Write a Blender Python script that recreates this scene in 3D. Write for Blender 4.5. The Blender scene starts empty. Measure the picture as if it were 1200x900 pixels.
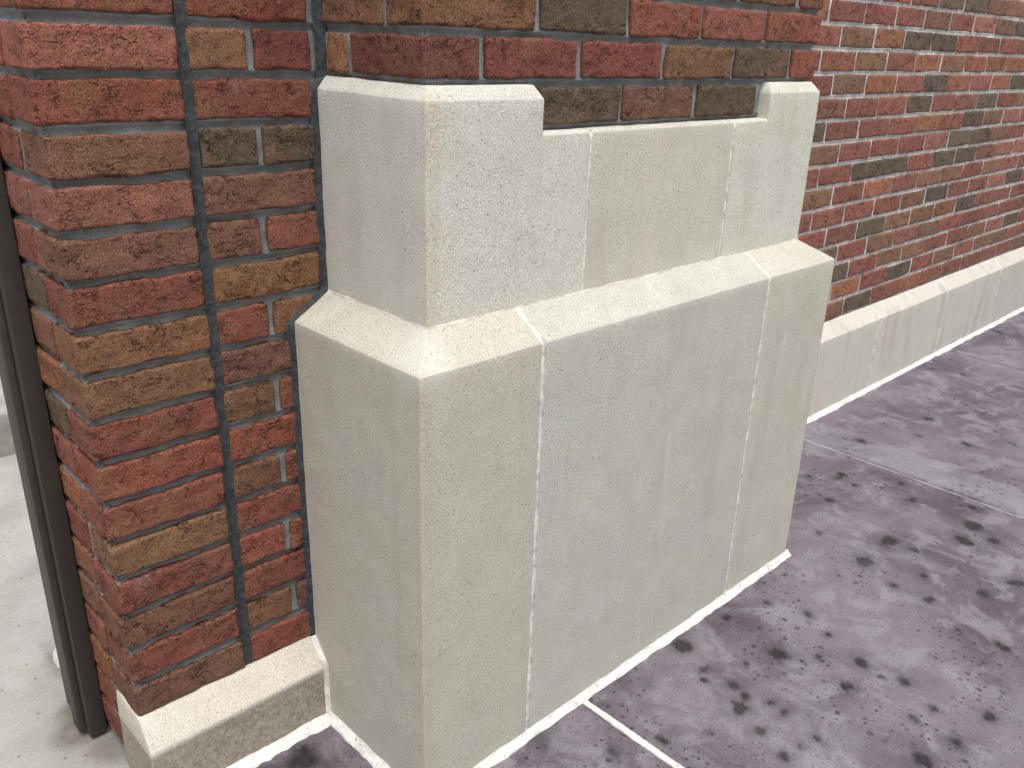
import bpy, bmesh, math, random
import numpy as np
from mathutils import Vector, Matrix

S = bpy.context.scene
COL = S.collection

# ------------------------------------------------------------------ camera
AZ, EL, RO = 0.7927, -0.3862, 0.0397
FPX, PPX, PPY = 1024.28, 621.49, 460.62
fw = Vector((math.sin(AZ)*math.cos(EL), math.cos(AZ)*math.cos(EL), math.sin(EL)))
rt = Vector((math.cos(AZ), -math.sin(AZ), 0)); up = rt.cross(fw)
r2 = rt*math.cos(RO)+up*math.sin(RO); u2 = -rt*math.sin(RO)+up*math.cos(RO)
cam = bpy.data.cameras.new('camera'); co = bpy.data.objects.new('camera', cam); COL.objects.link(co)
M = Matrix((r2, u2, -fw)).transposed().to_4x4(); M.translation = Vector((-0.7000, -0.9076, 1.2481))
co.matrix_world = M
cam.sensor_width = 36; cam.lens = FPX/1200*36
cam.shift_x = -(PPX-600)/1200; cam.shift_y = (PPY-450)/1200
cam.clip_start = 0.02; cam.clip_end = 500
S.camera = co

# ------------------------------------------------------------------ light
SUN_EL, SUN_AZ = math.radians(70), math.radians(211)      # azimuth clockwise from +Y
w = bpy.data.worlds.new('World'); S.world = w; w.use_nodes = True
nt = w.node_tree; nt.nodes.clear()
sky = nt.nodes.new('ShaderNodeTexSky'); sky.sky_type = 'NISHITA'; sky.sun_disc = False
sky.sun_elevation = SUN_EL; sky.sun_rotation = SUN_AZ; sky.dust_density = 4.0; sky.air_density = 1.0
hs = nt.nodes.new('ShaderNodeHueSaturation'); hs.inputs['Saturation'].default_value = 0.22
bg = nt.nodes.new('ShaderNodeBackground'); bg.inputs[1].default_value = 0.12
wo = nt.nodes.new('ShaderNodeOutputWorld')
nt.links.new(sky.outputs[0], hs.inputs['Color']); nt.links.new(hs.outputs[0], bg.inputs[0]); nt.links.new(bg.outputs[0], wo.inputs[0])
sd = bpy.data.lights.new('sun', 'SUN'); sd.energy = 1.5; sd.angle = math.radians(38); sd.color = (1, .965, .92)
so = bpy.data.objects.new('sun', sd); COL.objects.link(so)
sv = Vector((math.sin(SUN_AZ)*math.cos(SUN_EL), math.cos(SUN_AZ)*math.cos(SUN_EL), math.sin(SUN_EL)))
so.rotation_euler = sv.to_track_quat('Z', 'Y').to_euler(); so.location = sv*20
S.view_settings.view_transform = 'Standard'; S.view_settings.look = 'None'
S.view_settings.gamma = 1; S.view_settings.exposure = 0.80; S.view_settings.use_curve_mapping = False

rnd = random.Random(7)

# ------------------------------------------------------------------ measures (metres)
C = 0.0677                     # brick course
D, DR = 0.3392, 0.4205         # brick faces left / right of the pier
W, J1, J2 = 1.2056, 0.2485, 0.9221
H1, H2, L, LX = 0.8007, 0.8437, 0.0668, 0.0663
H3, H4, H5 = 1.1628, 1.1831, 1.1120
UB = 0.0187; UW = 1.1400; U1, U2, N1, N2 = 0.407, 0.8236, 0.2945, 0.9422
HB, HBL, HBT, ZB = 0.0422, 0.1238, 0.1726, 0.1740
XJ, XC, XB = -0.1421, -0.3338, -0.3374
HR, HLR, HTR, ZR, ZG = 0.045, 0.3256, 0.3691, 0.3771, 0.0364
YB, XBR = L+UB, 0.0800         # brick pier faces
BH = 0.0550                    # brick height

# ------------------------------------------------------------------ noise
def _h(i, j, k, s):
    n = (i*374761393 + j*668265263 + k*2147483647 + s*1274126177) & 0xffffffff
    n = ((n ^ (n >> 13))*1274126177) & 0xffffffff
    return ((n ^ (n >> 16)) & 0xffff)/65535.0
def vnoise(P, sc, seed=0):
    Q = np.asarray(P, float)*sc+1000.37
    I = np.floor(Q).astype(np.int64); F = Q-I; F = F*F*(3-2*F); o = 0
    for a in (0, 1):
        for b in (0, 1):
            for c in (0, 1):
                wt = (F[:, 0] if a else 1-F[:, 0])*(F[:, 1] if b else 1-F[:, 1])*(F[:, 2] if c else 1-F[:, 2])
                o = o+wt*_h(I[:, 0]+a, I[:, 1]+b, I[:, 2]+c, seed)
    return o*2-1

# ------------------------------------------------------------------ node helpers
class N:
    def __init__(s, name):
        s.m = bpy.data.materials.new(name); s.m.use_nodes = True; s.t = s.m.node_tree
        s.b = s.t.nodes['Principled BSDF']
    def n(s, typ, ins=None, **kw):
        x = s.t.nodes.new(typ)
        for k, v in kw.items(): setattr(x, k, v)
        for k, v in (ins or {}).items():
            if hasattr(v, 'is_linked') or hasattr(v, 'links'): s.t.links.new(v, x.inputs[k])
            else: x.inputs[k].default_value = v
        return x
    def math(s, op, a, b=0.0, clamp=False):
        x = s.t.nodes.new('ShaderNodeMath'); x.operation = op; x.use_clamp = clamp
        for i, v in ((0, a), (1, b)):
            if hasattr(v, 'links'): s.t.links.new(v, x.inputs[i])
            else: x.inputs[i].default_value = v
        return x.outputs[0]
    def ramp(s, v, a, b, lo=0.0, hi=1.0):
        x = s.t.nodes.new('ShaderNodeMapRange'); x.interpolation_type = 'SMOOTHSTEP'
        s.t.links.new(v, x.inputs[0])
        for i, q in ((1, a), (2, b), (3, lo), (4, hi)): x.inputs[i].default_value = q
        return x.outputs[0]
    def mix(s, f, a, b, mode='MIX'):
        x = s.t.nodes.new('ShaderNodeMix'); x.data_type = 'RGBA'; x.blend_type = mode
        for i, v in ((0, f), (6, a), (7, b)):
            if hasattr(v, 'links'): s.t.links.new(v, x.inputs[i])
            else: x.inputs[i].default_value = v if i == 0 else (*v, 1)
        return x.outputs[2]
    def noise(s, vec, sc, det=3, rough=.55, dist=0.0):
        return s.n('ShaderNodeTexNoise', {'Vector': vec, 'Scale': sc, 'Detail': det, 'Roughness': rough, 'Distortion': dist}).outputs[0]
    def bump(s, h, st, dist, prev=None):
        i = {'Height': h, 'Strength': st, 'Distance': dist}
        if prev is not None: i['Normal'] = prev
        return s.n('ShaderNodeBump', i).outputs[0]
    def coords(s, rand=True):
        tc = s.n('ShaderNodeTexCoord'); s.oi = s.n('ShaderNodeObjectInfo')
        if not rand: return tc.outputs['Object']
        k = s.math('MULTIPLY', s.oi.outputs['Random'], 37.0)
        return s.n('ShaderNodeVectorMath', {0: tc.outputs['Object'], 1: k}, operation='ADD').outputs[0]
    def out(s, col, rough, nor=None, spec=.3):
        for k, v in (('Base Color', col), ('Roughness', rough), ('Normal', nor), ('Specular IOR Level', spec)):
            if v is None: continue
            if hasattr(v, 'links'): s.t.links.new(v, s.b.inputs[k])
            else: s.b.inputs[k].default_value = (*v, 1) if k == 'Base Color' else v
        return s.m

def mat_brick():
    q = N('clay_brick'); v = q.coords(); col = q.oi.outputs['Color']
    big = q.noise(v, 14, 3, .6, .6); mid = q.noise(v, 55, 4, .65); fine = q.noise(v, 420, 3, .7)
    c = q.mix(q.ramp(big, .44, .68), col, q.mix(.42, col, (.21, .125, .07)))            # flashed brown patches
    c = q.mix(q.ramp(big, .30, .42, .32, 0), c, q.mix(.5, col, (.36, .15, .11)))         # rosy patches
    c = q.mix(q.ramp(mid, .38, .72, 0, .26), c, q.mix(.55, col, (.10, .05, .035)))
    f2 = q.mix(q.ramp(fine, .36, .64), (.50, .48, .46), (1.52, 1.48, 1.44))
    c = q.mix(.62, c, f2, 'MULTIPLY')
    # folds and tears in the sand-moulded face
    wv = q.n('ShaderNodeVectorMath', {0: v, 1: (1, 1, 1.9)}, operation='MULTIPLY').outputs[0]
    wd = q.n('ShaderNodeTexNoise', {'Vector': wv, 'Scale': 22, 'Detail': 3}).outputs[1]
    wd = q.n('ShaderNodeVectorMath', {0: wd, 1: (.06, .06, .06)}, operation='MULTIPLY').outputs[0]
    wv2 = q.n('ShaderNodeVectorMath', {0: wv, 1: wd}, operation='ADD').outputs[0]
    r1 = q.noise(wv2, 17, 4, .6, .9); r2 = q.noise(wv2, 34, 3, .6, 1.2)
    rd1 = q.ramp(q.math('ABSOLUTE', q.math('SUBTRACT', r1, .5)), .0, .016, 1, 0)
    rd2 = q.ramp(q.math('ABSOLUTE', q.math('SUBTRACT', r2, .47)), .0, .022, 1, 0)
    msk = q.ramp(q.noise(v, 21, 2), .50, .60); msk2 = q.ramp(q.noise(wv2, 31, 2), .52, .62)
    crk = q.math('MAXIMUM', q.math('MULTIPLY', rd1, msk), q.math('MULTIPLY', q.math('MULTIPLY', rd2, msk2), .8))
    c = q.mix(q.math('MULTIPLY', crk, .78), c, (.040, .020, .015))
    pit = q.ramp(q.noise(v, 150, 3, .65), .60, .70, 0, 1)
    c = q.mix(q.math('MULTIPLY', pit, .30), c, (.06, .034, .024))
    # pale sand grains
    sp = q.n('ShaderNodeTexVoronoi', {'Vector': v, 'Scale': 330})
    gr = q.math('MULTIPLY', q.ramp(sp.outputs['Distance'], .12, .25, 1, 0), q.math('GREATER_THAN', q.n('ShaderNodeSeparateColor', {0: sp.outputs['Color']}).outputs[0], .87))
    c = q.mix(q.math('MULTIPLY', gr, .62), c, (.58, .40, .29))
    # mortar haze
    hz = q.ramp(q.noise(v, 9, 4, .7), .62, .80, 0, .42)
    c = q.mix(hz, c, (.33, .31, .29))
    hgt = q.math('SUBTRACT', q.math('ADD', q.math('MULTIPLY', mid, 1.0), q.math('MULTIPLY', fine, .55)), q.math('ADD', q.math('MULTIPLY', crk, 1.2), q.math('MULTIPLY', pit, .5)))
    b = q.bump(hgt, 1.0, .0056)
    return q.out(c, .93, b, .2)

def mat_mortar(name, lo, hi, sm):
    q = N(name); v = q.coords(False)
    a = q.noise(v, 30, 4, .6); f = q.noise(v, 350, 3, .7)
    c = q.mix(q.ramp(a, .35, .65), lo, hi)
    c = q.mix(q.ramp(q.noise(v, 11, 3), .58, .72, 0, .7), c, sm)
    c = q.mix(.7, c, q.mix(q.ramp(f, .3, .7), (.7, .7, .7), (1.25, 1.25, 1.25)), 'MULTIPLY')
    b = q.bump(q.math('ADD', q.math('MULTIPLY', a, .8), q.math('MULTIPLY', f, .4)), .9, .004)
    return q.out(c, .95, b, .2)

def mat_stone(name='cast_stone', streak=0.0, splash=0.0, arris=None):
    q = N(name); v = q.coords(); col = q.oi.outputs['Color']
    big = q.noise(v, 4.5, 4, .6, .4); med = q.noise(v, 15, 4, .6); gr = q.noise(v, 480, 2, .7); gr2 = q.noise(v, 900, 2, .6)
    c = q.mix(q.ramp(big, .35, .65), q.mix(1, col, (1.012, .985, .935), 'MULTIPLY'), q.mix(1, col, (.985, .98, .955), 'MULTIPLY'))
    c = q.mix(q.ramp(med, .38, .66, 0, .5), c, q.mix(1, col, (.88, .86, .82), 'MULTIPLY'))
    g = q.mix(q.ramp(gr, .32, .68), (.68, .67, .64), (1.24, 1.24, 1.24))
    c = q.mix(.78, c, g, 'MULTIPLY')
    c = q.mix(.45, c, q.mix(q.ramp(gr2, .3, .7), (.72, .72, .7), (1.22, 1.22, 1.22)), 'MULTIPLY')
    vo = q.n('ShaderNodeTexVoronoi', {'Vector': v, 'Scale': 170})
    ch = q.n('ShaderNodeSeparateColor', {0: vo.outputs['Color']})
    pit = q.math('MULTIPLY', q.ramp(vo.outputs['Distance'], .10, .26, 1, 0), q.math('GREATER_THAN', ch.outputs[0], .84))
    lit = q.math('MULTIPLY', q.ramp(vo.outputs['Distance'], .10, .24, 1, 0), q.math('GREATER_THAN', ch.outputs[1], .90))
    c = q.mix(q.math('MULTIPLY', pit, .75), c, (.10, .088, .07)); c = q.mix(q.math('MULTIPLY', lit, .6), c, (.80, .77, .70))
    vc = q.n('ShaderNodeTexVoronoi', {'Vector': v, 'Scale': 95}); cc = q.n('ShaderNodeSeparateColor', {0: vc.outputs['Color']})
    pm = q.ramp(q.noise(v, 7, 3), .46, .62)
    p2 = q.math('MULTIPLY', q.math('MULTIPLY', q.ramp(vc.outputs['Distance'], .08, .20, 1, 0), q.math('GREATER_THAN', cc.outputs[0], .80)), pm)
    l2 = q.math('MULTIPLY', q.math('MULTIPLY', q.ramp(vc.outputs['Distance'], .08, .20, 1, 0), q.math('GREATER_THAN', cc.outputs[1], .86)), pm)
    c = q.mix(q.math('MULTIPLY', p2, .55), c, (.15, .13, .10)); c = q.mix(q.math('MULTIPLY', l2, .6), c, (.78, .75, .68))
    tv = q.n('ShaderNodeVectorMath', {0: v, 1: (11, 11, 1.3)}, operation='MULTIPLY').outputs[0]
    c = q.mix(q.ramp(q.noise(tv, 1.0, 4, .6, .3), .54, .74, 0, .30), c, q.mix(1, col, (.70, .66, .58), 'MULTIPLY'))
    c = q.mix(q.ramp(q.noise(tv, 1.7, 4, .6, .3), .60, .78, 0, .35), c, (.60, .60, .58))
    vb = q.n('ShaderNodeTexVoronoi', {'Vector': v, 'Scale': 34})
    bigpit = q.math('MULTIPLY', q.ramp(vb.outputs['Distance'], .03, .07, 1, 0), q.math('GREATER_THAN', q.n('ShaderNodeSeparateColor', {0: vb.outputs['Color']}).outputs[0], .80))
    c = q.mix(q.math('MULTIPLY', bigpit, .75), c, (.06, .055, .05))
    # lime bloom
    blm = q.n('ShaderNodeAttribute', attribute_name='bloom').outputs['Fac']
    c = q.mix(q.math('MULTIPLY', blm, q.ramp(med, .25, .6, .2, .5)), c, (.59, .595, .605))
    if arris is not None:
        xy = q.n('ShaderNodeSeparateXYZ', {0: q.n('ShaderNodeTexCoord').outputs['Object']})
        wob = q.math('MULTIPLY', q.math('SUBTRACT', q.noise(v, 16, 3), .5), .012)
        mx = q.ramp(q.math('ADD', xy.outputs[0], wob), arris[0]+arris[2], arris[0]+arris[2]+.012, 1, 0)
        my = q.ramp(q.math('ADD', xy.outputs[1], wob), arris[1]+.006, arris[1]+.016, 1, 0)
        ed = q.math('MULTIPLY', q.math('MULTIPLY', mx, my), q.ramp(med, .3, .6, .35, arris[3]))
        c = q.mix(ed, c, q.mix(.7, q.mix(1, col, (.88, .80, .62), 'MULTIPLY'), g, 'MULTIPLY'))
        c = q.mix(q.math('MULTIPLY', q.math('MULTIPLY', ed, q.ramp(q.noise(v, 260, 2), .58, .68)), .6), c, (.13, .11, .08))
    c = q.mix(q.ramp(q.noise(v, 6, 3, .5, .8), .58, .80, 0, .20), c, (.60, .60, .59))
    if streak:
        sv_ = q.n('ShaderNodeVectorMath', {0: v, 1: (16, 16, 1.6)}, operation='MULTIPLY').outputs[0]
        st = q.ramp(q.noise(sv_, 1.0, 3, .6), .52, .72, 0, streak)
        c = q.mix(st, c, (.20, .165, .125))
    if splash:
        st = q.ramp(q.noise(v, 130, 5, .75), .36, .64, .50*splash, splash)
        geo = q.n('ShaderNodeNewGeometry'); nz = q.n('ShaderNodeSeparateXYZ', {0: q.n('ShaderNodeTexCoord').outputs['Object']}).outputs[2]
        st = q.math('MULTIPLY', st, q.ramp(nz, .113, .1225, 1, 0))
        c = q.mix(st, c, (.185, .150, .112))
    h = q.math('SUBTRACT', q.math('ADD', gr, q.math('MULTIPLY', gr2, .5)), q.math('ADD', q.math('ADD', q.math('MULTIPLY', pit, 1.2), p2), q.math('MULTIPLY', bigpit, 2)))
    b = q.bump(h, .55, .0022)
    return q.out(c, .9, b, .25)

def mat_simple(name, col, rough=.6, amp=.25, sc=60, bs=.4, bd=.002, spec=.3):
    q = N(name); v = q.coords(False); a = q.noise(v, sc, 4, .6)
    c = q.mix(q.ramp(a, .3, .7), tuple(x*(1-amp) for x in col), tuple(x*(1+amp) for x in col))
    return q.out(c, rough, q.bump(a, bs, bd), spec)

def mat_pavement():
    q = N('stained_concrete'); v = q.coords(False)
    st = q.n('ShaderNodeAttribute', attribute_name='stain_shade').outputs['Fac']
    cl = q.n('ShaderNodeAttribute', attribute_name='clean').outputs['Fac']
    big = q.noise(v, 2.6, 4, .6, .5); med = q.noise(v, 9, 5, .65, .6); fin = q.noise(v, 160, 4, .7); f3 = q.noise(v, 520, 2, .7)
    c = q.mix(q.ramp(big, .35, .65), (.084, .068, .086), (.158, .138, .163))
    c = q.mix(q.ramp(med, .46, .64, 0, .75), c, (.215, .197, .219))
    c = q.mix(q.ramp(q.noise(v, 4.1, 4, .6, 1.), .55, .75, 0, .6), c, (.150, .112, .136))
    c = q.mix(q.ramp(q.noise(v, 5.3, 3, .6, .4), .60, .78, 0, .55), c, (.075, .064, .076))
    sv_ = q.n('ShaderNodeVectorMath', {0: v, 1: (9, 1.5, 1)}, operation='MULTIPLY').outputs[0]
    c = q.mix(q.ramp(q.noise(sv_, 1.6, 4, .6, .5), .55, .75, 0, .5), c, (.210, .194, .212))
    c = q.mix(q.math('MULTIPLY', cl, .8), c, (.245, .235, .258))
    c = q.mix(.55, c, q.mix(q.ramp(fin, .3, .7), (.78, .78, .78), (1.2, 1.2, 1.2)), 'MULTIPLY')
    c = q.mix(.5, c, q.mix(q.ramp(f3, .3, .7), (.8, .8, .8), (1.18, 1.18, 1.18)), 'MULTIPLY')
    def dots(sc, r0, r1, thr, cmask, seed):
        vv = q.n('ShaderNodeVectorMath', {0: v, 1: (seed, seed*.7, 0)}, operation='ADD').outputs[0]
        dn = q.n('ShaderNodeTexNoise', {'Vector': vv, 'Scale': sc*1.3, 'Detail': 3}).outputs[1]
        dn = q.n('ShaderNodeVectorMath', {0: dn, 1: (.35/sc,)*3}, operation='MULTIPLY').outputs[0]
        vv = q.n('ShaderNodeVectorMath', {0: vv, 1: dn}, operation='ADD').outputs[0]
        vo = q.n('ShaderNodeTexVoronoi', {'Vector': vv, 'Scale': sc}, voronoi_dimensions='2D')
        rr = q.n('ShaderNodeSeparateColor', {0: vo.outputs['Color']})
        m = q.math('MULTIPLY', q.ramp(vo.outputs['Distance'], r0, r1, 1, 0), q.math('GREATER_THAN', rr.outputs[0], thr))
        m = q.math('MULTIPLY', m, q.ramp(rr.outputs[1], 0, 1, .45, 1))
        return q.math('MULTIPLY', m, q.ramp(q.noise(v, 3.3, 2), cmask, cmask+.12)) if cmask else m
    d1 = dots(30, .08, .28, .68, .47, 3.1); d2 = dots(58, .10, .30, .64, .475, 9.7); d3 = dots(95, .07, .17, .74, 0, 5.3)
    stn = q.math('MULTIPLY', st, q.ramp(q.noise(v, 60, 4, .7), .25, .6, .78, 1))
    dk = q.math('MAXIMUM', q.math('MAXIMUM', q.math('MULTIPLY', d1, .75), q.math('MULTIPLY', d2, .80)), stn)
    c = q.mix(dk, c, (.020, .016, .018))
    c = q.mix(q.math('MULTIPLY', d3, .95), c, (.012, .011, .011))
    h = q.math('SUBTRACT', q.math('ADD', q.math('MULTIPLY', fin, 1.0), q.math('ADD', q.math('MULTIPLY', f3, .3), q.math('MULTIPLY', med, 1.5))), q.math('MULTIPLY', d3, 2.2))
    b = q.bump(h, .5, .003)
    return q.out(c, q.ramp(med, .3, .7, .70, .88), b, .2)

def mat_floor():
    q = N('grey_concrete'); v = q.coords(False)
    big = q.noise(v, 3, 5, .65, .5); med = q.noise(v, 14, 5, .65); fin = q.noise(v, 220, 3, .7)
    st = q.n('ShaderNodeAttribute', attribute_name='stain_shade').outputs['Fac']
    c = q.mix(q.ramp(big, .35, .65), (.27, .258, .240), (.36, .348, .328))
    c = q.mix(q.ramp(med, .4, .7, 0, .45), c, (.29, .275, .25))
    c = q.mix(.6, c, q.mix(q.ramp(fin, .3, .7), (.82, .82, .82), (1.15, 1.15, 1.15)), 'MULTIPLY')
    vo = q.n('ShaderNodeTexVoronoi', {'Vector': v, 'Scale': 34}, voronoi_dimensions='2D')
    sp = q.math('MULTIPLY', q.ramp(vo.outputs['Distance'], .05, .12, 1, 0), q.math('GREATER_THAN', q.n('ShaderNodeSeparateColor', {0: vo.outputs['Color']}).outputs[0], .90))
    c = q.mix(q.math('MULTIPLY', sp, .7), c, (.06, .055, .05))
    c = q.mix(q.ramp(q.noise(v, 48, 5, .75), .60, .74, 0, .45), c, (.20, .19, .175))
    c = q.mix(q.math('MULTIPLY', st, q.ramp(med, .2, .6, .6, 1)), c, (.10, .088, .065))
    return q.out(c, .85, q.bump(q.math('ADD', fin, med), .3, .002), .3)

MB_ = mat_brick()
MM_D = mat_mortar('grey_mortar', (.150, .160, .160), (.205, .215, .215), (.26, .27, .268))
MM_L = mat_mortar('pale_mortar', (.36, .36, .35), (.55, .55, .535), (.70, .69, .67))
MS = mat_stone(); MS_LO = mat_stone('corner_cast_stone', arris=(0, 0, .014, .22)); MS_UP = mat_stone('upper_corner_cast_stone', arris=(LX, L, .018, .52)); MS_ST = mat_stone('streaked_cast_stone', .24); MS_SP = mat_stone('splashed_cast_stone', 0, .85)
M_JOINT = mat_simple('pointing_mortar', (.56, .55, .51), .95, .28, 38, .9, .004)
M_CAULK = mat_simple('white_sealant', (.60, .585, .55), .8, .13, 45, .9, .006, .25)
def add_grit(m):
    nt_ = m.node_tree; b = nt_.nodes['Principled BSDF']; src = b.inputs['Base Color'].links[0].from_socket
    tc = nt_.nodes.new('ShaderNodeTexCoord'); no = nt_.nodes.new('ShaderNodeTexNoise'); no.inputs['Scale'].default_value = 95; no.inputs['Detail'].default_value = 4
    mr = nt_.nodes.new('ShaderNodeMapRange'); mr.inputs[1].default_value = .62; mr.inputs[2].default_value = .72; mr.inputs[4].default_value = .75
    mx = nt_.nodes.new('ShaderNodeMix'); mx.data_type = 'RGBA'; mx.inputs[7].default_value = (.20, .175, .155, 1)
    nt_.links.new(tc.outputs['Object'], no.inputs['Vector']); nt_.links.new(no.outputs[0], mr.inputs[0]); nt_.links.new(mr.outputs[0], mx.inputs[0])
    nt_.links.new(src, mx.inputs[6]); nt_.links.new(mx.outputs[2], b.inputs['Base Color'])
add_grit(M_CAULK)
M_DARK = mat_simple('dark_sealant', (.035, .040, .042), .75, .35, 90, .7, .004)
M_METAL = mat_simple('bronze_metal', (.034, .029, .025), .55, .12, 40, .08, .001, .5)
M_PAVE = mat_pavement(); M_FLOOR = mat_floor()
M_STEP = mat_simple('step_concrete', (.30, .285, .265), .9, .18, 18, .4, .003)
M_WALLP = mat_simple('painted_concrete', (.55, .54, .52), .8, .08, 12, .2, .003)

# ------------------------------------------------------------------ object helpers
def empty(name, label, cat, loc=(0, 0, 0), group=None, kind=None):
    o = bpy.data.objects.new(name, None); COL.objects.link(o); o.location = loc; o.empty_display_size = .1
    if label: o['label'] = label
    if cat: o['category'] = cat
    if group: o['group'] = group
    if kind: o['kind'] = kind
    return o
def link(name, me, parent, mat=None, color=None, loc=None, label=None):
    if mat and not me.materials: me.materials.append(mat)
    o = bpy.data.objects.new(name, me); COL.objects.link(o); o.parent = parent
    if loc is not None:
        o.location = Vector(loc)-(parent.location if parent else Vector())
    elif parent: o.location = -parent.location
    if color: o.color = (*color, 1)
    if label: o['label'] = label
    return o
def mesh(name, V, F, smooth=True, sharp=None):
    me = bpy.data.meshes.new(name); me.from_pydata([tuple(map(float, p)) for p in V], [], F); me.update()
    if smooth: me.shade_smooth()
    if sharp: me.set_sharp_from_angle(angle=math.radians(sharp))
    return me

def lattice_box(xs, ys, zs):
    """surface lattice of a box with the given stations per axis, welded"""
    idx = {}; V = []; F = []
    def vid(i, j, k):
        t = (i, j, k)
        if t not in idx: idx[t] = len(V); V.append((xs[i], ys[j], zs[k]))
        return idx[t]
    nx, ny, nz = len(xs)-1, len(ys)-1, len(zs)-1
    for i in range(nx):
        for k in range(nz):
            F.append((vid(i, 0, k), vid(i+1, 0, k), vid(i+1, 0, k+1), vid(i, 0, k+1)))
            F.append((vid(i, ny, k), vid(i, ny, k+1), vid(i+1, ny, k+1), vid(i+1, ny, k)))
    for j in range(ny):
        for k in range(nz):
            F.append((vid(0, j, k), vid(0, j, k+1), vid(0, j+1, k+1), vid(0, j+1, k)))
            F.append((vid(nx, j, k), vid(nx, j+1, k), vid(nx, j+1, k+1), vid(nx, j, k+1)))
    for i in range(nx):
        for j in range(ny):
            F.append((vid(i, j, 0), vid(i, j+1, 0), vid(i+1, j+1, 0), vid(i+1, j, 0)))
            F.append((vid(i, j, nz), vid(i+1, j, nz), vid(i+1, j+1, nz), vid(i, j+1, nz)))
    return np.array(V, float), F
def stations(a, b, step, edge=.003):
    n = max(1, int(round((b-a)/step)))
    s = [a+(b-a)*i/n for i in range(n+1)]
    return [s[0], s[0]+edge]+s[1:-1]+[s[-1]-edge, s[-1]] if n > 1 else [s[0], s[0]+edge, s[-1]-edge, s[-1]]
def brick_mesh(sx, sy, sz, seed, step=.007, fine_y=False, amp=1.0):
    """brick centred on its front lower-left ... origin at the centre of its box"""
    xs = stations(-sx/2, sx/2, step)
    ys = stations(-sy/2, sy/2, step) if fine_y else [-sy/2, -sy/2+.003, -sy/2+.010, -sy/2+.022, sy/2]
    zs = stations(-sz/2, sz/2, step*.9)
    V, F = lattice_box(xs, ys, zs)
    h = np.array([sx, sy, sz])/2; r = .0030
    inner = np.clip(V, -(h-r), h-r); off = V-inner; ln = np.linalg.norm(off, axis=1, keepdims=True); nrm = off/np.maximum(ln, 1e-9)
    V = inner+nrm*r
    s = seed*3.17
    d = vnoise(V+s, 28, seed)*.0019+vnoise(V+s, 75, seed+1)*.0014+vnoise(V+s, 190, seed+2)*.0006
    edge = (np.sum(np.abs(off) > 1e-6, axis=1) >= 2)
    chip = np.clip(vnoise(V+s, 45, seed+5)-.15, 0, 1)*.006
    d = d-np.where(edge, chip, chip*.12)
    V = V+nrm*(d*amp)[:, None]
    # slight wander of the long edges
    V[:, 2] += vnoise(V*np.array([1, 1, 0])+s, 16, seed+7)*.0012*amp
    return mesh('brick', V, F)

PAL = {'R': (.232, .079, .056), 'P': (.272, .106, .081), 'O': (.272, .109, .057), 'B': (.200, .106, .062),
       'T': (.236, .128, .066), 'D': (.106, .081, .057), 'K': (.195, .064, .050), 'M': (.192, .096, .067)}
def tone(c, j=.14):
    a = PAL[c]; k = 1+rnd.uniform(-j, j)
    return tuple(max(.01, x*k*(1+rnd.uniform(-.06, .06))) for x in a)
SEED = [10]
def brick(parent, x0, x1, y0, y1, z0, c, h=BH, fine_y=False, step=.007, amp=1.0):
    SEED[0] += 11
    me = brick_mesh(x1-x0, y1-y0, h, SEED[0], step, fine_y, amp)
    o = link('brick', me, parent, MB_, tone(c), ((x0+x1)/2, (y0+y1)/2+rnd.uniform(-.0012, .0012), z0+h/2+rnd.uniform(-.0010, .0010)))
    o.rotation_euler = (rnd.uniform(-.006, .006), rnd.uniform(-.005, .005), rnd.uniform(-.006, .006))
    return o

def mortar_sheet(axis, face, a0, a1, z0, z1, zb, step, head=.006, bed=.012, seed=1, na=1.0):
    """recessed mortar with a tooled, concave bed joint per course; face is the brick plane, depth grows away from the viewer"""
    zs = []; ds = []
    k0 = int(math.floor((z0-zb)/C))-1; k = k0
    while zb+k*C < z1+C:
        z = zb+k*C; g = C-BH                              # brick from z to z+BH, bed joint above it
        for t, d in ((.004, head), (BH*.5, head), (BH-.001, head), (BH+g*.12, bed*1.0), (BH+g*.38, bed), (BH+g*.68, bed*.74), (C-.0005, bed*.42)):
            zs.append(z+t); ds.append(d)
        k += 1
    zs = np.array(zs); ds = np.array(ds); m = (zs >= z0-1e-6) & (zs <= z1+1e-6); zs, ds = zs[m], ds[m]
    n = int((a1-a0)/step)+1; A = np.linspace(a0, a1, n)
    P = np.zeros((n*len(zs), 3)); P[:, 0] = np.repeat(A, len(zs)); P[:, 2] = np.tile(zs, n)
    dep = np.tile(ds, n)+(vnoise(P+seed, 40, seed)*.0022+vnoise(P+seed, 130, seed+3)*.0012)*na
    dep = np.maximum(dep, .0022 if na < 1 else .0042)
    V = P.copy()
    V[:, 2] += vnoise(P+seed*2.3, 55, seed+6)*.0012
    if axis == 'x': V[:, 1] = face+dep
    else: V[:, 1] = P[:, 0]; V[:, 0] = face+dep
    F = []; q = len(zs)
    for i in range(n-1):
        for k in range(q-1):
            a = i*q+k; f = (a, a+q, a+q+1, a+1)
            F.append(f if axis == 'x' else f[::-1])
    return mesh('mortar', V, F)

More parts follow.
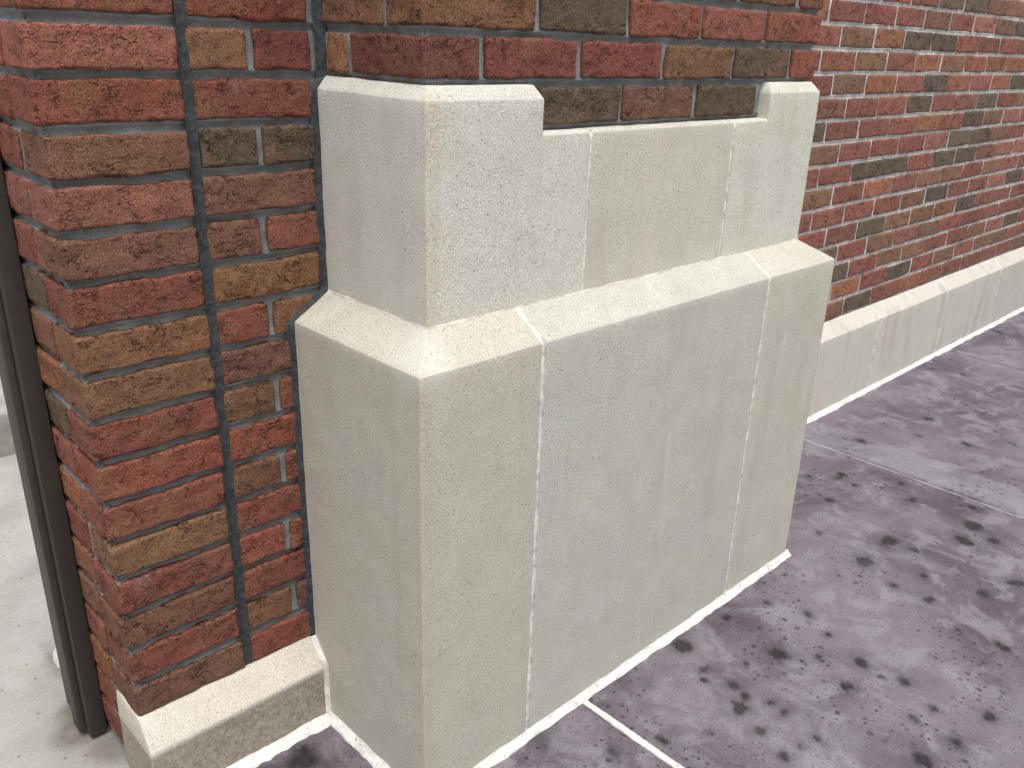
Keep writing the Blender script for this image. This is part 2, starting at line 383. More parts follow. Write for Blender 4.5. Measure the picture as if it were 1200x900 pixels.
def solid(faces_v, faces, bev=.003, sub=.035, amp=.0007, seed=1, sharp=22):
    bm = bmesh.new(); vs = [bm.verts.new(p) for p in faces_v]
    for f in faces: bm.faces.new([vs[i] for i in f])
    bmesh.ops.recalc_face_normals(bm, faces=bm.faces)
    if bev: bmesh.ops.bevel(bm, geom=list(bm.edges), offset=bev, segments=2, profile=.6, affect='EDGES', clamp_overlap=True)
    bmesh.ops.triangulate(bm, faces=bm.faces)
    if sub:
        for _ in range(6):
            es = [e for e in bm.edges if e.calc_length() > sub]
            if not es: break
            bmesh.ops.subdivide_edges(bm, edges=es, cuts=1)
            bmesh.ops.triangulate(bm, faces=[f for f in bm.faces if len(f.verts) > 3])
        P = np.array([v.co for v in bm.verts])
        dx = np.stack([vnoise(P, 18, seed+i)*.7+vnoise(P, 60, seed+9+i)*.5 for i in range(3)], 1)*amp
        for v, d in zip(bm.verts, dx): v.co += Vector(d)
    return bm
def to_mesh(bm, name, sharp=22):
    me = bpy.data.meshes.new(name); bm.to_mesh(me); bm.free(); me.shade_smooth(); me.set_sharp_from_angle(angle=math.radians(sharp))
    return me
def bm_merge(a, b):
    t = bpy.data.meshes.new('t'); b.to_mesh(t); b.free(); a.from_mesh(t); bpy.data.meshes.remove(t); return a
def hexa(b0, b1, t0=None, t1=None):
    """8 corners: bottom ring of box (x0,y0,z0)-(x1,y1) and a top ring"""
    x0, y0, z0 = b0; x1, y1 = b1[:2]; X0, Y0, z1 = t0; X1, Y1 = t1[:2]
    return [(x0, y0, z0), (x1, y0, z0), (x1, y1, z0), (x0, y1, z0), (X0, Y0, z1), (X1, Y0, z1), (X1, Y1, z1), (X0, Y1, z1)]
HF = [(0, 1, 2, 3), (4, 7, 6, 5), (0, 4, 5, 1), (1, 5, 6, 2), (2, 6, 7, 3), (3, 7, 4, 0)]
def three_ring(r0, r1, r2):
    V = r0+r1+r2
    F = [(0, 1, 2, 3), (8, 11, 10, 9)]
    for b in (0, 4):
        for i in range(4):
            j = (i+1) % 4
            F.append((b+i, b+j, b+4+j, b+4+i))
    return V, F
def ring(x0, y0, x1, y1, z): return [(x0, y0, z), (x1, y0, z), (x1, y1, z), (x0, y1, z)]

def bead(path, wid, hgt, side, seed, step=.006, rag=.30):
    """a gunned sealant fillet along a path on the ground, against a wall; side = unit vector away from the wall"""
    V = []; F = []; A = []
    pts = []
    for (p, q) in zip(path[:-1], path[1:]):
        p, q = Vector(p), Vector(q); n = max(2, int((q-p).length/step))
        for i in range(n): pts.append(p.lerp(q, i/n))
    pts.append(Vector(path[-1])); n = len(pts)
    P = np.array([tuple(p) for p in pts])
    wv = wid*(1+rag*vnoise(P, 26, seed)+rag*.8*vnoise(P, 80, seed+1)); hv = hgt*(1+.15*vnoise(P, 40, seed+2))
    m = 6
    for i, p in enumerate(pts):
        s = Vector(side(i, n, p) if callable(side) else side)
        for k in range(m+1):
            t = k/m
            d = wv[i]*t; z = hv[i]*((1-t)**.75)*(1-.25*math.sin(math.pi*t))
            if k == m: z = -.004
            V.append(p+s*(d-.001)+Vector((0, 0, z)))
    for i in range(n-1):
        for k in range(m):
            a = i*(m+1)+k; F.append((a, a+m+1, a+m+2, a+1))
    me = mesh('sealant', V, F)
    bm = bmesh.new(); bm.from_mesh(me); bmesh.ops.recalc_face_normals(bm, faces=bm.faces)
    if sum(f.normal.z for f in bm.faces) < 0: bmesh.ops.reverse_faces(bm, faces=bm.faces)
    for e in (0, n-1):                                     # end caps
        bm.verts.ensure_lookup_table()
        vs = [bm.verts[e*(m+1)+k] for k in range(m+1)]
        b = bm.verts.new(vs[0].co+Vector((0, 0, -.03)))
        try: bm.faces.new(vs+[b])
        except ValueError: pass
    bm.to_mesh(me); bm.free(); me.shade_smooth()
    return me

def ground_z(x, y):
    u = min(1, max(0, (x-1.08)/.87)); u = u*u*(3-2*u)
    return ZG*u

# ================================================================== SETTING
# pavement: stained concrete slabs
SPOTS = [(0.666,-0.12,.0172),(0.638,-0.137,.0133),(0.672,-0.191,.018),(0.66,-0.227,.0177),(0.623,-0.237,.0261),(0.597,-0.299,.0157),(0.437,-0.184,.0193),(0.573,-0.367,.0173),(0.836,-0.203,.0284),(1.465,-0.163,.031),(1.327,-0.161,.0284),(0.664,-0.386,.0139),(0.62,-0.375,.0082),(0.85,-0.357,.0181),(0.933,-0.391,.0123),(0.955,-0.434,.0183),(0.947,-0.342,.0188),(1.29,-0.345,.0196),(0.761,-0.553,.019),(0.752,-0.172,.0112),(1.018,-0.171,.0149),(0.86,-0.048,.0121),(0.983,-0.08,.0138),(1.476,-0.229,.0191),(0.698,-0.04,.0318),(0.681,-0.307,.0144),(0.685,-0.272,.0117),(0.52,-0.239,.0083),(0.862,-0.493,.0144),(0.922,-0.509,.0117),(0.892,-0.266,.0126),(0.852,-0.249,.0094),(1.285,-0.26,.0129),(1.381,-0.296,.016),(0.983,-0.241,.0118),(1.704,-0.293,.032),(1.611,-0.309,.031),(1.668,-0.36,.0233),(1.719,-0.116,.0235),(1.711,0.101,.0221),(1.546,0.056,.0126),(1.367,-0.009,.0118),(2.36,0.099,.0256),(1.984,0.173,.0239),(1.805,-0.256,.0166),(1.789,-0.051,.013),(1.632,0.169,.0106),(1.68,0.043,.0104),(2.182,0.064,.0117),(2.243,-0.075,.0192),(2.371,-0.183,.0145),(2.905,0.312,.0142),(2.942,0.199,.0164),(3.695,0.324,.0299),(-0.097,0.234,.044),(1.683,0.1,.0132),(1.411,-0.429,.0191),(1.239,-0.538,.0233),(0.859,-0.579,.0167),(0.985,-0.599,.0157),(1.517,-0.474,.0259),(0.345,-0.139,.0162),(0.764,-0.551,.0228)]
def slab(parent, x0, x1, y0, y1, res, seed):
    def st(a, b, r):
        n = max(2, int((b-a)/r)); return np.linspace(a, b, n+1)
    xs = st(x0, x1, res[0]); ys = st(y0, y1, res[1])
    X, Y = np.meshgrid(xs, ys, indexing='ij'); P = np.stack([X.ravel(), Y.ravel(), np.zeros(X.size)], 1)
    u = np.clip((P[:, 0]-1.08)/.87, 0, 1); u = u*u*(3-2*u)
    Z = ZG*u+vnoise(P, 6, seed)*.0012+vnoise(P, 30, seed+1)*.0005
    edge = np.minimum(np.minimum(P[:, 0]-x0, x1-P[:, 0]), 1); Z -= .0022*np.clip(1-edge/.006, 0, 1)
    V = P.copy(); V[:, 2] = Z
    m = len(ys); F = []
    for i in range(len(xs)-1):
        for j in range(m-1):
            a = i*m+j; F.append((a, a+m, a+m+1, a+1))
    # rim down into the bed
    nb = len(V); rim = [i*m for i in range(len(xs))]+[(len(xs)-1)*m+j for j in range(1, m)]+[i*m+m-1 for i in range(len(xs)-2, -1, -1)]+[j for j in range(m-2, 0, -1)]
    V = np.vstack([V, V[rim]-np.array([0, 0, .08])])
    for i in range(len(rim)):
        j = (i+1) % len(rim); F.append((rim[i], nb+i, nb+j, rim[j]))
    me = mesh('slab', V, F, True, 35)
    # stain mask: oily drips with soft, uneven rims, plus painted contact shade by the pier
    Q = V*np.array([1, 1, 0]); s = np.zeros(len(V))
    wob = vnoise(Q, 55, 31)*.4+vnoise(Q, 130, 32)*.35
    for k, (a, b, r) in enumerate(SPOTS):
        if a < x0-.1 or a > x1+.1: continue
        an = (k*2.39) % 3.14; dx, dy = V[:, 0]-a, V[:, 1]-b
        ex = dx*math.cos(an)+dy*math.sin(an); ey = -dx*math.sin(an)+dy*math.cos(an)
        dd = np.sqrt((ex/(r*1.0))**2+(ey/(r*(.62+.3*((k*.37) % 1))))**2)
        dd = dd*(1+wob*.8); v = np.clip((1.02-dd)*2.6, 0, 1); v = v*v*(3-2*v); hl = np.exp(-dd*dd*.42)*.55
        s = np.maximum(s, np.maximum(v*.99, hl)*(.85+.15*((k*.61) % 1)))
    foot_shade = np.clip(1-np.abs(V[:, 1]+.005)/.16, 0, 1)*((V[:, 0] > .25) & (V[:, 0] < 1.25))  # contact shade along the pier front, painted into the mask as uneven smudges
    s = np.maximum(s, foot_shade*np.clip(vnoise(Q, 13, 41)*.6+vnoise(Q, 40, 42)*.4+.35, 0, 1)*.65)
    at = me.attributes.new('stain_shade', 'FLOAT', 'POINT'); at.data.foreach_set('value', s.astype(np.float32))
    cl = np.clip(1-np.abs(V[:, 0]-1.945+vnoise(Q, 7, 51)*.015)/.085, 0, 1); cl = np.minimum(1, cl*6)*np.clip(.72+vnoise(Q, 9, 52)*.4+vnoise(Q, 40, 54)*.15, 0, 1)*.72
    cl = np.maximum(cl, np.clip(vnoise(Q*np.array([.5, 2, 1]), 5, 53)-.35, 0, 1)*.5)
    at = me.attributes.new('clean', 'FLOAT', 'POINT'); at.data.foreach_set('value', cl.astype(np.float32))
    return link('slab', me, parent, M_PAVE)
pave = empty('pavement', 'purple grey stained concrete pavement spotted with dark drips', 'pavement', kind='structure')
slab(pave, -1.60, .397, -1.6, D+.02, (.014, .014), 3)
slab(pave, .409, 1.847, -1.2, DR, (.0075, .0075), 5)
slab(pave, 1.851, 3.209, -1.2, DR, (.011, .011), 8)
slab(pave, 3.214, 4.6, -1.2, DR, (.03, .03), 12)
slab(pave, 4.605, 7.5, -1.2, DR, (.1, .1), 14)
# compacted bed that the slabs lie on, reaching to the horizon
me = mesh('ground', [(-60, -60, -.06), (60, -60, -.06), (60, 60, -.06), (-60, 60, -.06)], [(0, 1, 2, 3)], False)
g = link('ground', me, None, M_STEP); g['kind'] = 'structure'
# pale grout line in the second joint
me = mesh('joint_filler', [(1.8455+.0012*math.sin(i*.9), -1.2+1.6*i/60, ground_z(1.849, -1.2+1.6*i/60)-.0006) if e == 0 else (1.8520+.0010*math.sin(i*1.7), -1.2+1.6*i/60, ground_z(1.849, -1.2+1.6*i/60)-.0006) for i in range(61) for e in (0, 1)], [(2*i, 2*i+1, 2*i+3, 2*i+2) for i in range(60)])
link('joint_filler', me, pave, mat_simple('pale_grout', (.27, .255, .275), .9, .2, 40, .4, .002))
# white sealant in the joint between the first two slabs
pts = [(.403, -.0), (.403, -1.2)]
n = 200; V = []; F = []
yy = np.linspace(-.012, -1.2, n); PP = np.stack([np.full(n, .403), yy, np.zeros(n)], 1)
wl = .0068+vnoise(PP, 45, 4)*.0018+vnoise(PP, 140, 5)*.0012; wr = .0068+vnoise(PP, 45, 6)*.0018+vnoise(PP, 140, 7)*.0012
for i in range(n):
    for q, z in ((-wl[i], -.006), (-wl[i], .0012), (-wl[i]*.4, .0030), (wr[i]*.4, .0030), (wr[i], .0012), (wr[i], -.006)): V.append((.403+q, yy[i], z))
for i in range(n-1):
    for k in range(5): F.append((i*6+k, i*6+k+1, i*6+k+7, i*6+k+6))
link('joint_sealant', mesh('joint_sealant', V, F), pave, M_CAULK)

# floor, step and wall seen past the dark frame
def floor_mesh():
    xs = np.linspace(-1.6, .2, 121); ys = np.linspace(D+.022, 1.89, 104)
    X, Y = np.meshgrid(xs, ys, indexing='ij'); P = np.stack([X.ravel(), Y.ravel(), np.zeros(X.size)], 1)
    V = P.copy(); V[:, 2] = .006+vnoise(P, 8, 2)*.001
    m = len(ys); F = [(i*m+j, (i+1)*m+j, (i+1)*m+j+1, i*m+j+1) for i in range(len(xs)-1) for j in range(m-1)]
    me = mesh('concrete_floor', V, F)
    s = np.zeros(len(V)); wob = vnoise(P, 22, 8)*.4+vnoise(P, 60, 9)*.25
    for a, b, rx, ry, k in ((-.365, .575, .055, .045, .85), (-.345, .62, .05, .06, .8), (-.335, .80, .022, .07, .6), (-.30, .55, .09, .05, .7), (-.345, .50, .04, .05, .6)):
        dd = np.sqrt(((V[:, 0]-a)/rx)**2+((V[:, 1]-b)/ry)**2)
        v = np.clip((1.25-dd*(1+wob*.6))*1.6, 0, 1); s = np.maximum(s, v*k)
    at = me.attributes.new('stain_shade', 'FLOAT', 'POINT'); at.data.foreach_set('value', s.astype(np.float32))
    return me
fl = link('concrete_floor', floor_mesh(), None, M_FLOOR); fl['kind'] = 'structure'
stp = link('concrete_step', to_mesh(solid(ring(-1.8, 1.89, .6, 4.2, -.05)+ring(-1.8, 1.89, .6, 4.2, .142), HF, .008, .12, .002, 3), 'concrete_step'), None, M_STEP, (1, 1, 1))
stp['kind'] = 'structure'
bw = link('concrete_wall', to_mesh(solid(ring(-1.8, 4.2, 1.2, 4.4, -.05)+ring(-1.8, 4.2, 1.2, 4.4, 2.6), HF, .006, .3, .002, 5), 'concrete_wall'), None, M_WALLP, (1, 1, 1))
bw['label'] = 'pale painted concrete wall beyond the step, far left edge'; bw['category'] = 'wall'

# ================================================================== BRICK WALL, LEFT OF THE PIER
wl_ = empty('brick_wall', 'dark red brick wall end with grey mortar, between dark metal frame and stone pier', 'wall', (-.15, D, 0))
TOPK = 19
LEFT = {0: 'R', 1: 'P', 2: 'R', 3: 'M', 4: 'P', 5: 'M', 6: 'R', 7: 'T', 8: 'B', 9: 'R', 10: 'R', 11: 'R', 12: 'B', 13: 'R', 14: 'M', 15: 'R', 16: 'M', -1: 'B', -2: 'R', -3: 'R'}
SECOND = {0: 'R', 1: 'BK', 2: 'R', 3: 'DD', 4: 'M', 5: 'MR', 6: 'T', 7: 'RB', 8: 'M', 9: 'BR', 10: 'R', 11: 'BR', 12: 'R', 13: 'RR', 14: 'R', 15: 'BM', 16: 'K', -1: 'RB', -2: 'R', -3: 'BR'}
RET = {0: 'R', 1: 'R', 2: 'R', 3: 'R', 4: 'P', 5: 'R', 6: 'D', 7: 'B', 8: 'O', 9: 'D', 10: 'P', 11: 'O', 12: 'R', 13: 'O', 14: 'M', 15: 'R', 16: 'O', 17: 'R', 18: 'K', -1: 'R', -2: 'B', -3: 'R'}
for row in range(-3, 19):
    k = 16-row; z = ZB+k*C-.0                    # row 16 is the lowest course above the plinth
    z = ZB+(16-row)*C
    if row in LEFT:
        brick(wl_, XC+rnd.uniform(-.002, .002), XJ+rnd.uniform(-.003, .001), D, D+.097, z, LEFT[row], fine_y=True, step=.0062)
        s = SECOND[row]
        if len(s) == 1: brick(wl_, -.1295+rnd.uniform(0, .003), .060, D+.001, D+.09, z, s, step=.0065)
        else:
            m = -.034+rnd.uniform(-.003, .005)
            brick(wl_, -.1295+rnd.uniform(0, .003), m-.006, D+.001, D+.09, z, s[0], step=.0065)
            brick(wl_, m+.006, .062, D+.001, D+.09, z, s[1], step=.0065)
    if row in RET and z > -.08:
        brick(wl_, XC+.001, XC+.09, D+.108, D+.30, max(z, .004), RET[row], h=BH if z > 0 else BH+z-.004, fine_y=True, step=.010)
zt = ZB+20*C
link('mortar', mortar_sheet('x', D, XC+.0045, .085, ZB-.006, zt, ZB, .007, .0095, .0118, 3), wl_, MM_D)
link('mortar', mortar_sheet('y', XC, D+.0045, D+.31, .002, zt, ZB, .007, .0055, .0105, 9), wl_, MM_D)
# body of the wall behind the facing
link('core', to_mesh(solid(ring(XC+.025, D+.03, .12, D+.31, .0)+ring(XC+.025, D+.03, .12, D+.31, zt), HF, .002, 0), 'core'), wl_, MM_D)
# control joint: recessed dark sealant
def strip_x(x0, x1, y, z0, z1, seed, dep=.006, amp=.0012):
    n = int((z1-z0)/.008); V = []; F = []
    zs = np.linspace(z0, z1, n); P = np.stack([np.full(n, x0), np.full(n, y), zs], 1)
    a = vnoise(P, 60, seed)*amp; b = vnoise(P, 60, seed+1)*amp; c = vnoise(P, 35, seed+2)*amp
    for i in range(n):
        for t, d in ((0, 0), (.25, .8), (.5, 1), (.75, .8), (1, 0)):
            V.append((x0+a[i]+(x1+b[i]-x0-a[i])*t, y+dep*d+c[i], zs[i]))
    for i in range(n-1):
        for k in range(4): F.append((i*5+k, i*5+k+1, i*5+k+6, i*5+k+5))
    return mesh('control_joint', V, F)
link('control_joint', strip_x(XJ-.002, -.1275, D+.0012, ZB-.003, zt, 5, .0025, .0009), wl_, M_DARK)

# ================================================================== BRICK PIER ABOVE THE STONE
bp_ = empty('brick_pier', 'brick pier shaft with grey mortar rising out of the notched pale stone', 'pier', (.6, YB, H5))
XE = UW-.004
rows = {14: [(.304, .496, 'D'), (.509, .703, 'M'), (.722, .918, 'D')],
        15: [(.192, .384, 'R'), (.399, .600, 'K'), (.617, .816, 'B'), (.834, 1.026, 'D')],
        16: [(.302, .498, 'D'), (.512, .705, 'R'), (.718, .917, 'P')],
        17: [(.196, .388, 'M'), (.401, .604, 'D'), (.617, .815, 'R'), (.829, 1.026, 'B')],
        18: [(.302, .498, 'R'), (.512, .705, 'B'), (.718, .917, 'R')],
        19: [(.196, .388, 'B'), (.401, .604, 'R'), (.617, .815, 'O'), (.829, 1.026, 'D')]}
for k, bs in rows.items():
    z = ZB+k*C
    for a, b, c in bs: brick(bp_, a, b, YB, YB+.09, z, c, step=.0068)
    if k == 14: continue
    if k % 2:
        c = {15: 'K', 17: 'B', 19: 'R'}[k]
        brick(bp_, XBR, .180, YB, .262, z, c, fine_y=True)                 # corner brick, long side on the return
        brick(bp_, XBR+.001, .17, .274, .326, z, 'T', fine_y=True)
        brick(bp_, 1.044, XE, YB, .262, z, 'R', fine_y=True)
        brick(bp_, 1.05, XE, .274, DR-.004, z, 'R', fine_y=True)
    else:
        brick(bp_, XBR, .288, YB, .170, z, 'B', fine_y=True)
        brick(bp_, XBR+.001, .17, .184, .334, z, 'M', fine_y=True)
        brick(bp_, .932, XE, YB, .176, z, 'R', fine_y=True)
        brick(bp_, 1.05, XE, .188, DR-.004, z, 'P', fine_y=True)
zt2 = ZB+20*C
link('mortar', mortar_sheet('x', YB, XBR+.0045, XE-.008, H5+.001, zt2, ZB, .008, .0085, .0108, 21), bp_, MM_D)
link('mortar', mortar_sheet('y', XBR, YB+.0045, D+.01, H4-.004, zt2, ZB, .008, .0055, .0105, 25), bp_, MM_D)
link('core', to_mesh(solid(ring(XBR+.022, YB+.022, XE-.012, DR+.02, H5-.02)+ring(XBR+.022, YB+.022, XE-.012, DR+.02, zt2), HF, .002, 0), 'core'), bp_, MM_D)

# ================================================================== LONG BRICK WALL, RIGHT
wr_ = empty('brick_wall', 'long red and brown brick wall with pale mortar receding behind the stone pier', 'wall', (3.0, DR, 0))
MOD = .2165; BL = .2062
ROWS = ['ORRRBRPBDRB', 'RBODDRRRBRR', 'ROBROBROORB', 'RBORDOPODRR', 'RRRDRRDRBRP', 'DRRRORDBPRB', 'BRRRPDDBRRO', 'RRDDRDDBPPR',
        'BRORBBRBPRD', 'RRRRBDRRPDR', 'RRDBBODPPRR', 'DRBPBRRRRBR', 'DRBBRRBPDRR', 'ORDRBRBBRRB', 'BDRORRRRRBR']
START = [1.578, 1.668, 1.568, 1.664, 1.773, 1.666, 1.776, 1.666, 1.780, 1.666, 1.782, 1.882, 1.985, 2.097, 1.996]
pool = {}
def rbrick(x0, x1, z, c):
    full = abs((x1-x0)-BL) < .004
    key = ('f', rnd.randrange(26)) if full else None
    if key and key in pool: me = pool[key]
    else:
        SEED[0] += 7
        me = brick_mesh(x1-x0, .085, BH+.0015+rnd.uniform(-.0016, .0018), SEED[0], .0100, False, .60)
        if key: pool[key] = me
    o = link('brick', me, wr_, MB_, tuple(x*1.04+.026 for x in tone(c, .20)), ((x0+x1)/2, DR+.0425+rnd.uniform(-.0015, .0015), z+BH/2+rnd.uniform(-.001, .001)))
    o.rotation_euler = (0, rnd.choice((0, 0, math.pi))+rnd.uniform(-.006, .006), rnd.uniform(-.006, .006))
XR0, XR1, XR2 = 1.46, 4.62, 7.4
stuffV, stuffF = [], []
for r in range(-4, 15):
    z = ZR+(14-r)*C
    st = START[r] if r >= 0 else (1.578 if r % 2 == 0 else 1.668)
    cs = ROWS[r] if r >= 0 else None
    n0 = int(math.floor((XR0-st)/MOD)); x = st+n0*MOD; n = n0
    while x < XR2:
        c = cs[n] if cs and 0 <= n < len(cs) else rnd.choice('RRRRBBDPORKD' if r >= 0 else 'RRRRBBDDORMD')
        if r == -1 and n >= 0 and n < 8: c = 'ROORDDBB'[n]
        jj = rnd.uniform(-.003, .003)
        a, b = x+.0055, x+.0055+BL
        if x < XR1: rbrick(a+jj*.5, b+jj*.5 if abs(jj) < .004 else b, z, c)
        else:
            i = len(stuffV); y0 = DR+rnd.uniform(-.001, .001)
            stuffV += [(a, y0, z), (b, y0, z), (b, y0, z+BH), (a, y0, z+BH), (a, y0+.05, z), (b, y0+.05, z), (b, y0+.05, z+BH), (a, y0+.05, z+BH)]
            stuffF += [(i, i+1, i+2, i+3), (i+3, i+2, i+6, i+7), (i, i+4, i+5, i+1), (i+1, i+5, i+6, i+2), (i, i+3, i+7, i+4)]
        x += MOD; n += 1
o = link('far_bricks', mesh('far_bricks', stuffV, stuffF, False), wr_, MB_, PAL['R']); o['kind'] = 'stuff'
zt3 = ZR+19*C
link('mortar', mortar_sheet('x', DR, 1.1, XR2, ZR-.006, zt3, ZR, .012, .0036, .0052, 33, na=.45), wr_, MM_L)
link('core', to_mesh(solid(ring(1.1, DR+.02, XR2, DR+.25, 0)+ring(1.1, DR+.02, XR2, DR+.25, zt3), HF, .002, 0), 'core'), wr_, MM_L)

# ================================================================== STONE PLINTHS
pr = empty('stone_plinth', 'long low pale stone plinth with chamfered top along the receding wall', 'plinth', (3.0, DR, 0))
JX = [1.12, 1.795, 2.437, 3.079, 3.715, 4.355, 4.995, 5.635, 6.275, 6.915]
for i in range(len(JX)-1):
    a, b = JX[i]+.003, JX[i+1]-.003; y0 = DR-HR
    V = ring(a, y0, b, DR+.018, -.02)+ring(a, y0, b, DR+.018, HLR)+[(a, DR-.001, HTR), (b, DR-.001, HTR), (b, DR+.018, HTR), (a, DR+.018, HTR)]
    V, F = three_ring(V[:4], V[4:8], V[8:])
    k = 1+rnd.uniform(-.05, .05)
    link('stone', to_mesh(solid(V, F, .003, .05, .0009, 40+i), 'stone'), pr, MS_ST, (.535*k, .522*k, .502*k), None)
def profile_joint(x0, x1, prof, seed, name='mortar_joint', rec=.0015):
    """thin pointing between two stones following a y,z profile"""
    V = []; F = []; P = []
    for (p, q) in zip(prof[:-1], prof[1:]):
        n = max(2, int(math.hypot(q[0]-p[0], q[1]-p[1])/.012))
        P += [(p[0]+(q[0]-p[0])*i/n, p[1]+(q[1]-p[1])*i/n) for i in range(n)]
    P.append(prof[-1]); A = np.array([(x0, p[0], p[1]) for p in P]); e = vnoise(A, 70, seed)*.0007+vnoise(A, 22, seed+3)*.0016; f = vnoise(A, 70, seed+1)*.0007+vnoise(A, 22, seed+4)*.0016; h = vnoise(A, 90, seed+2)*.0008+vnoise(A, 30, seed+5)*.001
    for i, (y, z) in enumerate(P):
        V += [(x0+e[i]*.5, y+rec+.004, z-.002), (x0+e[i]*.5, y-.0002, z+.0002), ((x0+x1)/2, y+rec*.55+h[i]*.3, z-.0004), (x1+f[i]*.5, y-.0002, z+.0002), (x1+f[i]*.5, y+rec+.004, z-.002)]
    for i in range(len(P)-1):
        for k in range(4): F.append((i*5+k, i*5+k+1, i*5+k+6, i*5+k+5))
    return mesh(name, V, F)
for i, x in enumerate(JX[1:-1]):
    link('mortar_joint', profile_joint(x-.0075, x+.0075, [(DR-HR-.0006, 0), (DR-HR-.0006, HLR), (DR-.0006, HTR+.0004)], 60+i), pr, M_JOINT)
link('sealant', bead([(1.2, DR-HR, ZG+.001), (XR2, DR-HR, ZG+.001)], .014, .017, (0, -1, 0), 71, .012), pr, M_CAULK)

pl = empty('stone_plinth', 'short grimy stone plinth with pale chamfered top under the left brick wall', 'plinth', (-.17, D, 0))
V, F = three_ring(ring(XB, D-HB, -.006, D+.095, -.02), ring(XB, D-HB, -.006, D+.095, HBL), [(XB+.002, D-.003, HBT), (-.006, D-.003, HBT), (-.006, D+.095, HBT), (XB+.002, D+.095, HBT)])
link('stone', to_mesh(solid(V, F, .0035, .03, .0012, 91), 'stone'), pl, MS_SP, (.56, .53, .475))
def side_joint(prof, x, seed, wid=.009, name='mortar_joint', mat=M_JOINT):
    V = []; F = []; P = []
    for (p, q) in zip(prof[:-1], prof[1:]):
        n = max(2, int(math.hypot(q[0]-p[0], q[1]-p[1])/.010)); P += [(p[0]+(q[0]-p[0])*i/n, p[1]+(q[1]-p[1])*i/n) for i in range(n)]
    P.append(prof[-1]); A = np.array([(x, *p) for p in P]); e = vnoise(A, 50, seed)*.0012
    for i, (y, z) in enumerate(P):
        V += [(x-wid+e[i], y+.004, z-.002), (x-wid+e[i], y-.001, z+.0006), (x-wid*.4, y-.0035+e[i], z+.002), (x+.001, y-.005, z+.003)]
    for i in range(len(P)-1):
        for k in range(3): F.append((i*4+k, i*4+k+1, i*4+k+5, i*4+k+4))
    return mesh(name, V, F)
link('mortar_joint', side_joint([(D-HB, 0), (D-HB, HBL), (D-.001, HBT)], 0, 95), pl, M_JOINT)
link('sealant', bead([(XB-.004, D-HB, .001), (.006, D-HB, .001)], .021, .016, (0, -1, 0), 97), pl, M_CAULK)

# ================================================================== STONE PIER CLADDING
sp_ = empty('stone_pier', 'pale cast stone pier base with sloping ledge and notched top', 'pier', (.6, .2, 0))
WARM, COOL, MIDT = (.475, .465, .415), (.470, .473, .447), (.555, .556, .530)  # lower tier darker, upper lighter: light from above put into the stone colours
G = .0035
YD = D+.006
# lower tier: corner stone, middle slab, end stone
V, F = three_ring(ring(0, 0, J1-G, YD, -.02), ring(0, 0, J1-G, YD, H1), ring(LX+.004, L+.004, J1-G, YD, H2+.002))
lc = link('corner_stone', to_mesh(solid(V, F, .0028, .02, .0009, 101), 'corner_stone'), sp_, MS_LO, WARM)
P = np.array([v.co for v in lc.data.vertices]); dd = np.linalg.norm((P-np.array([.028, .030, .822]))*np.array([1.15, .8, 1]), axis=1)
at = lc.data.attributes.new('bloom', 'FLOAT', 'POINT'); at.data.foreach_set('value', np.clip(1.15-dd/.062+vnoise(P, 40, 6)*.3, 0, .9).astype(np.float32))
V, F = three_ring(ring(J1+G, 0, J2-G, L+.06, -.02), ring(J1+G, 0, J2-G, L+.06, H1), ring(J1+G, L+.004, J2-G, L+.06, H2+.002))
link('facing_stone', to_mesh(solid(V, F, .0035, .03, .0011, 111), 'facing_stone'), sp_, MS, COOL)
V, F = three_ring(ring(J2+G, 0, W, DR-.001, -.02), ring(J2+G, 0, W, DR-.001, H1), ring(J2+G, L+.004, W-LX-.004, DR-.001, H2+.002))
link('end_stone', to_mesh(solid(V, F, .0035, .03, .0011, 121), 'end_stone'), sp_, MS, (.482, .474, .430))
# upper tier
def upper(x0, x1, raise_a, raise_b, left_hip, right_hip, yback, seed, name, col, mat=None):
    lip = .005
    a, b = x0, x1
    if raise_a is None:
        V, F = three_ring(ring(a, L, b, yback, H2-.02), ring(a, L, b, yback, H5-.003), ring(a, L+.004, b, yback, H5+lip-.003))
        bm = solid(V, F, .0018, .03, .0009, seed)
    else:
        if left_hip:                                     # low shoulder lies right of the raised block
            lo = (raise_b-.01, b)
        else: lo = (a, raise_a+.01)
        V, F = three_ring(ring(lo[0], L, lo[1], yback, H2-.02), ring(lo[0], L, lo[1], yback, H5-.003), ring(lo[0], L+.004, lo[1], yback, H5+lip-.003))
        bm = solid(V, F, .0018, .03, .0009, seed)
        ra, rb = raise_a, raise_b
        V, F = three_ring(ring(ra, L, rb, yback, H2-.02), ring(ra, L, rb, yback, H3), ring(ra+(UB-.003 if left_hip else .009), L+UB-.004, rb-(UB-.003 if right_hip else .009), yback, H4-.001))
        bm_merge(bm, solid(V, F, .0028, .03, .0009, seed+1))
    return link(name, to_mesh(bm, name), sp_, mat or MS, col)
upper(LX, U1-.001, LX, N1, True, False, YD, 131, 'corner_stone', MIDT, MS_UP)
upper(U1+.001, U2-G, None, None, False, False, YB+.03, 141, 'facing_stone', (.525, .514, .468))
upper(U2+G, UW, N2, UW, False, True, DR-.001, 151, 'end_stone', (.562, .556, .522))
